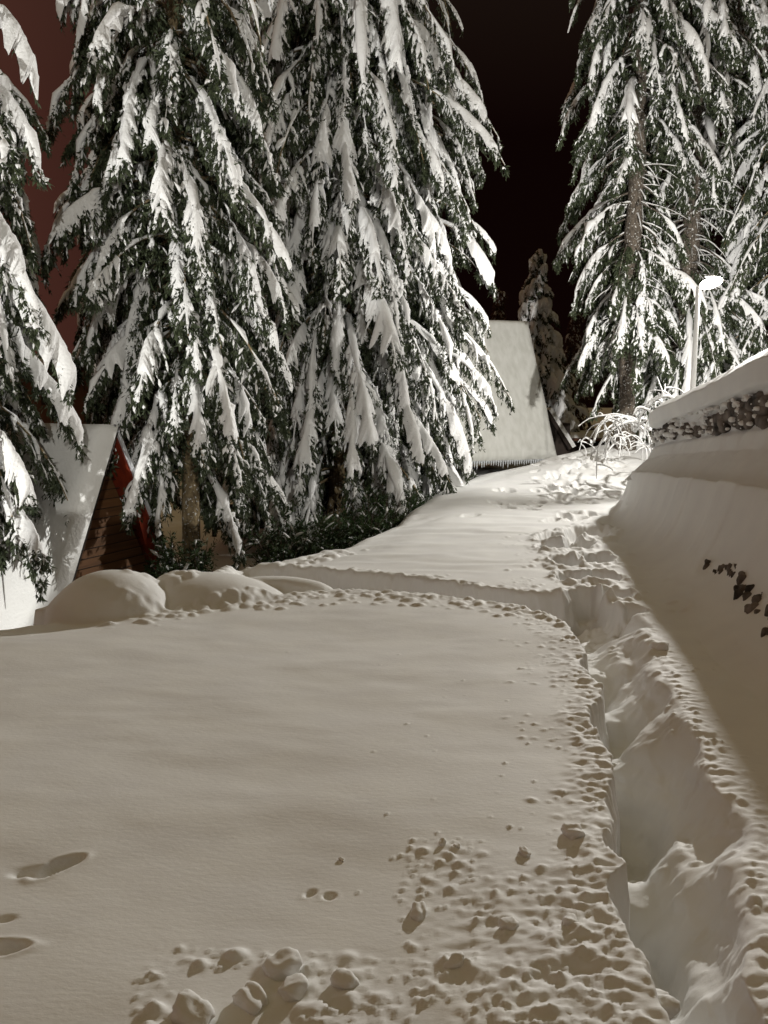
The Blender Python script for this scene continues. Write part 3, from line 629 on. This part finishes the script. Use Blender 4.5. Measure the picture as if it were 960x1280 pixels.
# ------------------------------------------------------------------ shrubs under the trees
def bush(name, label, px, Yd, h, w, seed, zb, snow=.12, n=60, group=None):
    g = np.random.default_rng(seed); x0 = (px-480)/F*Yd*.99
    root = empty(name, (x0, Yd, zb)); tag(root, label, 'shrub', group)
    a = g.uniform(0, 6.28, n); r = g.uniform(0, .35, n)*w; P0 = np.stack([np.cos(a)*r*.4, np.sin(a)*r*.4, np.zeros(n)], -1)
    D0 = norm(np.stack([np.cos(a)*g.uniform(.1, .6, n), np.sin(a)*g.uniform(.1, .6, n), np.ones(n)], -1))
    P = grow(P0, D0, h*g.uniform(.5, 1.1, n), 8, g.uniform(-.2, .8, n), .08, g)
    tm = MB(); V_, q_ = tubes(P, np.broadcast_to(np.linspace(.009, .003, 8), (n, 8)), M=4); tm.add(V_, q_)
    bi = np.repeat(np.arange(n), 14); t = g.uniform(.2, 1, len(bi))*6.99; i = t.astype(int); A = P[bi, i]; T = norm(P[bi, i+1]-P[bi, i])
    P1 = grow(A, norm(T + g.normal(size=A.shape)*.7), g.uniform(.06, .17, len(bi)), 4, np.full(len(bi), .5), .08, g)
    nm = MB(); pt, dd, _ = sample(P1, 12, g); needles(pt, dd, g, .045, nm, 1.0)
    sm = MB(); kp = g.random(len(bi)) < snow
    if kp.any():
        w1 = np.full((kp.sum(), 4), .016)*g.uniform(.6, 1.5, (kp.sum(), 1))*np.array([.5, 1, 1, .4]); V_, q_ = tubes(P1[kp]+np.array([0, 0, .012]), w1, w1*.8, M=5); sm.add(V_, q_)
    tm.build('stem', M_twig, root); nm.build('foliage', M_needle2, root, smooth=False); tag(sm.build('snow_load', M_tsnow, root), kind='stuff')
GB = 'dark evergreen shrubs at the terrace edge'
for i, (lb, px, Yd, h, w, zb) in enumerate([('dark evergreen shrub left of the thick brown trunk', 356, 10.4, 1.1, 1.0, -.95), ('dark evergreen shrub hugging the left foot of the thick trunk', 392, 11.0, .95, .9, -.9),
        ('low dark evergreen shrub just right of the thick brown trunk', 446, 11.6, 1.0, .9, -.9), ('pointed dark evergreen shrub right of the low one', 482, 12.2, 1.2, .8, -.9),
        ('dark evergreen shrub at the right end of the shrub row', 516, 13.2, .9, .9, -.8), ('sparse dark seedling at the foot of the thin trunk by the gable', 222, 9.4, .95, .7, -.95)]):
    bush('evergreen_shrub', lb, px, Yd, h, w, 40+i, zb, group=GB, n=64)

# arching snow-lined shrub by the wall end
def arch(name, label, u0, v0, Yd, seed, n, spread, hgt):
    g = np.random.default_rng(seed); o = at(u0, v0, Yd); root = empty(name, tuple(o)); tag(root, label, 'shrub')
    K = 16; a = g.uniform(0, 6.28, n)
    D0 = norm(np.stack([np.cos(a)*.6-.15, np.sin(a)*.4, np.full(n, 1.0)], -1)); P = grow(np.zeros((n, 3))+g.normal(size=(n, 3))*np.array([.25, .2, .03]), D0, g.uniform(.6, 1.3, n)*spread, K, g.uniform(2.0, 5, n)*hgt, .13, g)
    T = np.linspace(1, .4, K)[None]*np.ones((n, 1)); tm = MB(); V_, q_ = tubes(P, .010*T, M=5); tm.add(V_, q_)
    sm = MB(); w = .024*T*(1+g.normal(size=T.shape)*.2); V_, q_ = tubes(P+np.array([0, 0, .018]), w, w*.95, M=6); sm.add(V_, q_)
    nn = n*3; bi = g.integers(0, n, nn); ii_ = g.integers(4, K-2, nn); P2 = grow(P[bi, ii_], norm(g.normal(size=(nn, 3))+np.array([0, 0, .3])), g.uniform(.15, .5, nn), 6, np.full(nn, 1.5), .12, g)
    T2 = np.linspace(1, .4, 6)[None]*np.ones((nn, 1)); V_, q_ = tubes(P2, .006*T2, M=4); tm.add(V_, q_); V_, q_ = tubes(P2+np.array([0, 0, .01]), .015*T2, .014*T2, M=5); sm.add(V_, q_)
    tm.build('stem', M_twig, root); tag(sm.build('snow_load', M_tsnow, root), kind='stuff')
arch('arching_shrub', 'bare shrub of looping snow-lined twigs at the end of the stone wall', 800, 540, 13.2, 71, 11, 1.35, 1.0)
arch('arching_shrub', 'low snow-lined bare twigs drooping at the foot of the bare stem', 770, 556, 16.5, 72, 9, .8, 1.0)
arch('arching_shrub', 'thin bare snow-lined twigs poking above the wall top near the lamp post', 842, 520, 13.0, 73, 5, .9, .6)

# ------------------------------------------------------------------ street lamps: the visible one, an assumed yard lamp, an added back lamp
def lamp(name, label, base, top, power, color, arm=(.17, 0, .07)):
    root = empty(name, tuple(base)); tag(root, label, 'street lamp'); b = np.zeros(3); t = np.array(top)-np.array(base)
    mb = MB(); P = np.stack([b, t*.02, t*.3, t*.6, t*.97, t])[None]; V_, q_ = tubes(P, np.array([[.06, .045, .042, .038, .034, .03]]), M=16); mb.add(V_, q_)
    arm = np.array(arm); V_, q_ = tubes(np.stack([t*.985, t+arm*.4, t+arm])[None], np.array([[.022, .02, .02]]), M=10); mb.add(V_, q_)
    mb.build('pole', M_pole, root)
    mb = MB(); c = t + arm; n = 20; prof = [(.01, .115), (.03, .11), (.055, .095), (.075, .075), (.05, .06)]; V_ = []; q_ = []
    for k, (r, z) in enumerate(prof):
        for j in range(n): V_.append((c[0]+r*1.25*math.cos(j/n*6.2832), c[1]+r*math.sin(j/n*6.2832), c[2]+z))
    for k in range(len(prof)-1):
        for j in range(n): q_.append((k*n+j, k*n+(j+1) % n, (k+1)*n+(j+1) % n, (k+1)*n+j))
    mb.add(V_, q_); hd = mb.build('lamp_head', M_metal, root)
    import bmesh
    bm = bmesh.new(); bmesh.ops.create_uvsphere(bm, u_segments=24, v_segments=14, radius=1); v_ = np.array([v.co[:] for v in bm.verts]); f_ = [[v.index for v in f.verts] for f in bm.faces]; bm.free()
    f_ = np.array([q if len(q) == 4 else q + [q[-1]] for q in f_]); v_ = v_*np.array([.17, .12, .085]); v_[:, 2] += v_[:, 0]*.25; v_ = v_ + c + np.array([.02, 0, -.02]); to_mesh('lamp_glass', v_, f_, M_lens, hd)
    l = bpy.data.lights.new('bulb', 'POINT'); l.energy = power; l.color = color; l.shadow_soft_size = .06; l.use_nodes = True
    n_ = l.node_tree; em = n_.nodes['Emission']; fo = n_.nodes.new('ShaderNodeLightFalloff'); fo.inputs[0].default_value = 1.0
    # street optics: less light straight down, most of it thrown sideways
    tx = n_.nodes.new('ShaderNodeTexCoord'); sx = n_.nodes.new('ShaderNodeSeparateXYZ'); n_.links.new(tx.outputs['Normal'], sx.inputs[0])
    ab = n_.nodes.new('ShaderNodeMath'); ab.operation = 'ABSOLUTE'; n_.links.new(sx.outputs['Z'], ab.inputs[0])
    mr_ = n_.nodes.new('ShaderNodeMapRange'); mr_.inputs['From Min'].default_value = .25; mr_.inputs['From Max'].default_value = .8
    mr_.inputs['To Min'].default_value = 1; mr_.inputs['To Max'].default_value = .66; n_.links.new(ab.outputs[0], mr_.inputs[0])
    mu = n_.nodes.new('ShaderNodeMath'); mu.operation = 'MULTIPLY'; n_.links.new(mr_.outputs[0], mu.inputs[0]); n_.links.new(fo.outputs['Linear'], mu.inputs[1])
    n_.links.new(mu.outputs[0], em.inputs['Strength'])
    lo = bpy.data.objects.new('bulb', l); sc.collection.objects.link(lo); lo.parent = root; lo.location = c + np.array([0.02, 0, -.20])
    return root
lt = at(873, 358, 12.4); lb = lt.copy(); lb[2] = 0.85
lamp('street_lamp', 'lit street lamp on a white frosted pole behind the stone wall', lb, lt, LAMP_MAIN, (1.0, .97, .91))
lamp('street_lamp', 'assumed lit yard lamp, unseen, standing in the lower garden, left of the picture', (-5.9, -1.0, -2.9), (-5.9, -1.0, -.58), LAMP_ASSUMED_LEFT, (1.0, .985, .93))  # assumed lamp, unseen; accounts for the light on the left roof and trees

lamp('street_lamp', 'tall lit lamp added unseen far behind the viewpoint, to light the trees', (5.5, -24, 1.3), (5.5, -24, 8.0), LAMP_ADDED_BACK, (1.0, .97, .88))  # added lamp, unseen, brightens the trees from the front
# ------------------------------------------------------------------ left A-frame cabin
def slab(mb, a, b, c, d, n, t0, t1):
    """slab over quad a,b,c,d between offsets t0,t1 along n"""
    A = [np.asarray(p)+n*t0 for p in (a, b, c, d)] + [np.asarray(p)+n*t1 for p in (a, b, c, d)]; mb.hexa(A)
def snow_slab(name, a, b, c, d, n, th, parent, seed, loc, nu=90, nv=70, over=.06, rip=.02, m=None):
    """a-b lower edge, d-c upper edge; puffy snow blanket"""
    a, b, c, d = [np.asarray(p, float) for p in (a, b, c, d)]; n = np.asarray(n)
    uu_, vv_ = np.meshgrid(np.linspace(0, 1, nu), np.linspace(0, 1, nv))
    P = (a*(1-uu_[..., None])+b*uu_[..., None])*(1-vv_[..., None]) + (d*(1-uu_[..., None])+c*uu_[..., None])*vv_[..., None]
    e_ = np.minimum(np.minimum(uu_, 1-uu_)*np.linalg.norm(b-a), np.minimum(vv_, 1-vv_)*np.linalg.norm(d-a))
    h = th*np.sqrt(np.clip(1-(1-np.clip(e_/(th*1.0), 0, 1))**2, 0, 1))
    lu = np.linalg.norm(b-a); lv = np.linalg.norm(d-a)
    h = h + (e_ > 0.02)*(rip*fbm(uu_*lu*1.1, vv_*lv*1.1, 3, seed) + rip*.35*fbm(uu_*lu*3, vv_*lv*9, 3, seed+1))
    V_ = (P + n*h[..., None]).reshape(-1, 3); ii = np.arange(nu*nv).reshape(nv, nu)
    q_ = np.stack([ii[:-1, :-1], ii[:-1, 1:], ii[1:, 1:], ii[1:, :-1]], -1).reshape(-1, 4)
    return to_mesh(name, V_, q_, m or M_rsnow, parent, loc=loc)
def aframe(name, label, ridge0, rdir, length, height, run, over, wallm, soffit, parts, th=.28, seed=1, th2=None, sm_=None):
    """ridge0: ridge end nearest the camera (tip of the overhang); rdir: unit horizontal direction away along the ridge"""
    r0 = np.asarray(ridge0, float); rd = np.array([rdir[0], rdir[1], 0]); rd /= np.linalg.norm(rd); n_l = np.array([-rd[1], rd[0], 0])  # left-hand side
    root = empty(name, (r0[0], r0[1], r0[2]-height)); tag(root, label, 'cabin'); loc = root.location
    dz = np.array([0, 0, -height]); r1 = r0 + rd*length
    for sd in (1, -1):
        out = n_l*sd; e0_ = r0 + out*run + dz; e1_ = r1 + out*run + dz
        nn = np.cross(rd, (out*run+dz)); nn /= np.linalg.norm(nn); nn = nn if nn @ out > 0 else -nn
        rf = MB(); slab(rf, e0_, e1_, r1, r0, nn, -.055, 0); ro = rf.build('roof', soffit, root, False, loc)
        tr = MB(); slab(tr, e0_-rd*.03, e0_, r0, r0-rd*.03, nn, -.065 if sd == 1 else -.03, .01); tr.build('bargeboard', M_dark if sd == 1 else M_metal, root, False, loc)
        ov = rd*.07
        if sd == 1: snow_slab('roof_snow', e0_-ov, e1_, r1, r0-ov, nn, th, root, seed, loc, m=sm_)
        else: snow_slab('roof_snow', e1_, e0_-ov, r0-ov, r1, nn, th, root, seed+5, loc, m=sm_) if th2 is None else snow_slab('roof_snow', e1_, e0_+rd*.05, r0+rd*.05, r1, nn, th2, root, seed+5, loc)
    g0 = r0 + rd*over; A = g0 + n_l*(run-.12)+dz; B = g0 - n_l*(run-.12)+dz; T_ = g0 - np.array([0, 0, .25])
    mb = MB(); bk_ = rd*.1; mb.add([A, B, T_, A+bk_, B+bk_, T_+bk_], [[0, 1, 2, 2], [3, 5, 4, 4], [0, 3, 4, 1], [1, 4, 5, 2], [2, 5, 3, 0]])
    v_ = mb.v[0]; w = to_mesh('gable_wall', v_, [np.array([[0, 1, 2], [3, 5, 4]]), np.array([[0, 3, 4, 1], [1, 4, 5, 2], [2, 5, 3, 0]])], wallm, root, False, loc)
    # plank joints
    pm = MB(); nrow = int(height/.11)
    for k in range(1, nrow):
        f = k/nrow; hw = (run-.12)*(1-f)-.03
        if hw < .08: continue
        c = g0 + dz*(1-f) - rd*.008; pm.box(c, .012, hw*2, .007, math.atan2(rd[1], rd[0]))
    pm.build('plank_joint', M_dark, root, False, loc)
    g1 = r1 - rd*over; A = g1 + n_l*(run-.12)+dz; B = g1 - n_l*(run-.12)+dz; T_ = g1 - np.array([0, 0, .25]); to_mesh('rear_wall', np.array([A, B, T_]), np.array([[0, 1, 2]]), wallm, root, False, loc)
    return root, rd, n_l, r0, r1
apex = at(143, 531, 9.3)
cab, rd, nl, r0, r1 = aframe('timber_cabin', 'A-frame cabin with brown plank gable and red underside of the roof, at the left edge', apex, (-.90, .43), 6.5, 3.6, 1.72, .28, M_wood, M_redwood, None, th=.20, seed=201, th2=.03)
# far A-frame: big snowy roof plane
r_right = at(656, 403, 24.0); ang = R(20); rdir = np.array([-math.cos(ang), -math.sin(ang)])
cab2, rd2, nl2, a0, a1 = aframe('snowy_cabin', 'far A-frame cabin showing one big smooth snow-covered roof plane', r_right, tuple(rdir), 5.5, 3.98, 1.84, .5, M_dark, M_dark, None, th=.24, seed=211, sm_=M_dimroof)
# fringe of small icicles under its eave
mb = MB(); eo = a0 + nl2*1.84 + np.array([0, 0, -3.98]); 
for k in range(70):
    p = eo + rd2*(.2+5.1*k/70) + nl2*.05; L_ = random.uniform(.06, .2); P = np.stack([p+np.array([0, 0, .05]), p-np.array([0, 0, L_*.5]), p-np.array([0, 0, L_])])[None]; V_, q_ = tubes(P - np.array(cab2.location), np.array([[.03, .018, .003]]), M=5, U=np.tile(np.array([0.3, 1, 0]), (1, 3, 1))); mb.add(V_, q_)
tag(mb.build('icicles', M_ice, cab2), kind='stuff')
# low extension at its right
pr = MB(); A = at(686, 512, 24.6); B = at(716, 560, 24.2); A2 = A + np.array([-.3, 2, 0]); B2 = B + np.array([-.3, 2, 0]); nn = norm(np.cross(B-A, A2-A)); nn = nn if nn[2] > 0 else -nn
slab(pr, A, B, B2, A2, nn, 0, .12); loc2 = cab2.location; pr.build('side_roof_snow', M_rsnow, cab2, False, loc2)
pr = MB(); slab(pr, A+np.array([0, .02, 0]), B+np.array([0, .02, 0]), B2, A2, nn, -.12, -.004); pr.build('side_roof', M_dark, cab2, False, loc2)
pr = MB(); c = at(697, 548, 25.2); pr.box(c, .45, 1.4, 1.0); pr.build('side_wall', M_dark, cab2, False, loc2)
# low shed between cabin and bare stem
sh = empty('low_shed', tuple(at(740, 575, 26))); tag(sh, 'low dark shed with a flat snowy roof, right of the far cabin', 'shed')
c = at(742, 570, 27); mb = MB(); mb.box(c - np.array([0, 0, .1]), 3.2, 2.4, 1.2); mb.build('wall', M_dark, sh, False, sh.location)
c = at(742, 547, 26.8); mb = MB(); mb.box(c, 3.5, 2.8, .10); mb.build('roof', M_brown, sh, False, sh.location)
P0 = c + np.array([0, 0, .05]); snow_slab('roof_snow', P0+np.array([-1.75, -1.4, 0]), P0+np.array([1.75, -1.4, 0]), P0+np.array([1.75, 1.4, 0]), P0+np.array([-1.75, 1.4, 0]), (0, 0, 1), .16, sh, 221, sh.location, 40, 30)
# brown house far left behind the trees
hs = empty('far_house', tuple(at(40, 560, 19))); tag(hs, 'brown-walled house with a dark snowy roof, behind the left cabin ridge', 'house')
c = at(40, 500, 19); mb = MB(); mb.box(c+np.array([0, 1.5, -.9]), 3.6, 3, 3.2); mb.build('wall', M_brown, hs, False, hs.location)
mb = MB(); mb.box(at(64, 494, 17.42), .42, .08, .42); mb.build('window', M_dark, hs, False, hs.location)
c2_ = c + np.array([0, 1.5, .7]); mb = MB(); mb.box(c2_+np.array([0, 0, .06]), 4.2, 3.6, .12); rf = mb.build('roof', M_dark, hs, False, hs.location)
P0 = c2_+np.array([0, 0, .12]); snow_slab('roof_snow', P0+np.array([-2.1, -1.8, 0]), P0+np.array([2.1, -1.8, 0]), P0+np.array([2.1, 1.8, 0]), P0+np.array([-2.1, 1.8, 0]), (0, 0, 1), .25, hs, 231, hs.location, 40, 30)
# dark slat fence behind the shrubs
fn = empty('slat_fence', tuple(at(330, 690, 15.7))); tag(fn, 'dark horizontal slat fence in the shade behind the evergreen shrubs', 'fence')
l0 = at(268, 690, 15.6); l1 = at(372, 680, 15.9)
for k in range(3):
    mb = MB(); p = l0*(1-k/2)+l1*k/2; mb.box((p[0], p[1]+.05, -.35), .08, .08, 1.5); mb.build('post', M_dark, fn, False, fn.location)
for k in range(6):
    mb = MB(); z = -.9+k*.2; a = np.array([l0[0], l0[1], z]); b = np.array([l1[0], l1[1], z]); d = b-a; mb.box((a+b)/2, np.linalg.norm(d), .025, .11, math.atan2(d[1], d[0])); mb.build('slat', M_dark, fn, False, fn.location)

# ------------------------------------------------------------------ added lodge, unseen, shading the foreground from the back lamp
lg = empty('blocker_lodge', (0.5, -7, 0)); tag(lg, 'wide low timber lodge with a thick snowy roof, added unseen behind the viewpoint to block the far lamp', 'lodge')
mb = MB(); mb.box((0.5, -7, -.4), 13.0, 4.6, 5.4); mb.build('wall', M_wood, lg, False, lg.location)
RZ = 3.80
for sd in (-1, 1):
    A = np.array([-6.6, -7+sd*3.0, 2.1]); B = np.array([7.6, -7+sd*3.0, 2.1]); C_ = np.array([7.6, -7., RZ]); D_ = np.array([-6.6, -7., RZ])
    nn = norm(np.cross(B-A, D_-A)); nn = nn if nn[2] > 0 else -nn
    mb = MB(); slab(mb, A, B, C_, D_, nn, -.12, 0); mb.build('roof', M_dark, lg, False, lg.location)
    if sd < 0: snow_slab('roof_snow', A, B, C_, D_, nn, .24, lg, 240, lg.location)
    else: snow_slab('roof_snow', B, A, D_, C_, nn, .24, lg, 243, lg.location)
for sd in (-1, 1):
    x = 0.5+sd*6.51; mb = MB(); mb.add([(x, -9.3, 2.3), (x, -4.7, 2.3), (x, -7, RZ-.15), (x-sd*.1, -9.3, 2.3), (x-sd*.1, -4.7, 2.3), (x-sd*.1, -7, RZ-.15)], [[0, 1, 2, 2]])
    to_mesh('gable', mb.v[0], np.array([[0, 1, 2], [3, 5, 4]]), M_wood, lg, False, lg.location)
mb = MB(); mb.box((0.6, -4.66, 1.0), .95, .08, 2.05); dr_ = mb.build('door', M_redwood, lg, False, lg.location)
mb = MB(); mb.box((0.25, -4.60, 1.0), .05, .05, .14); mb.build('handle', M_metal, dr_, False, lg.location)
for x in (-4.2, -2.0, 3.2, 5.2):
    mb = MB(); mb.box((x, -4.67, 1.35), 1.1, .06, 1.0); wf = mb.build('window', M_dark, lg, False, lg.location)
    for dx in (-.25, .25):
        mb = MB(); mb.box((x+dx, -4.63, 1.35), .42, .03, .84); mb.build('pane', M_ice, wf, False, lg.location)
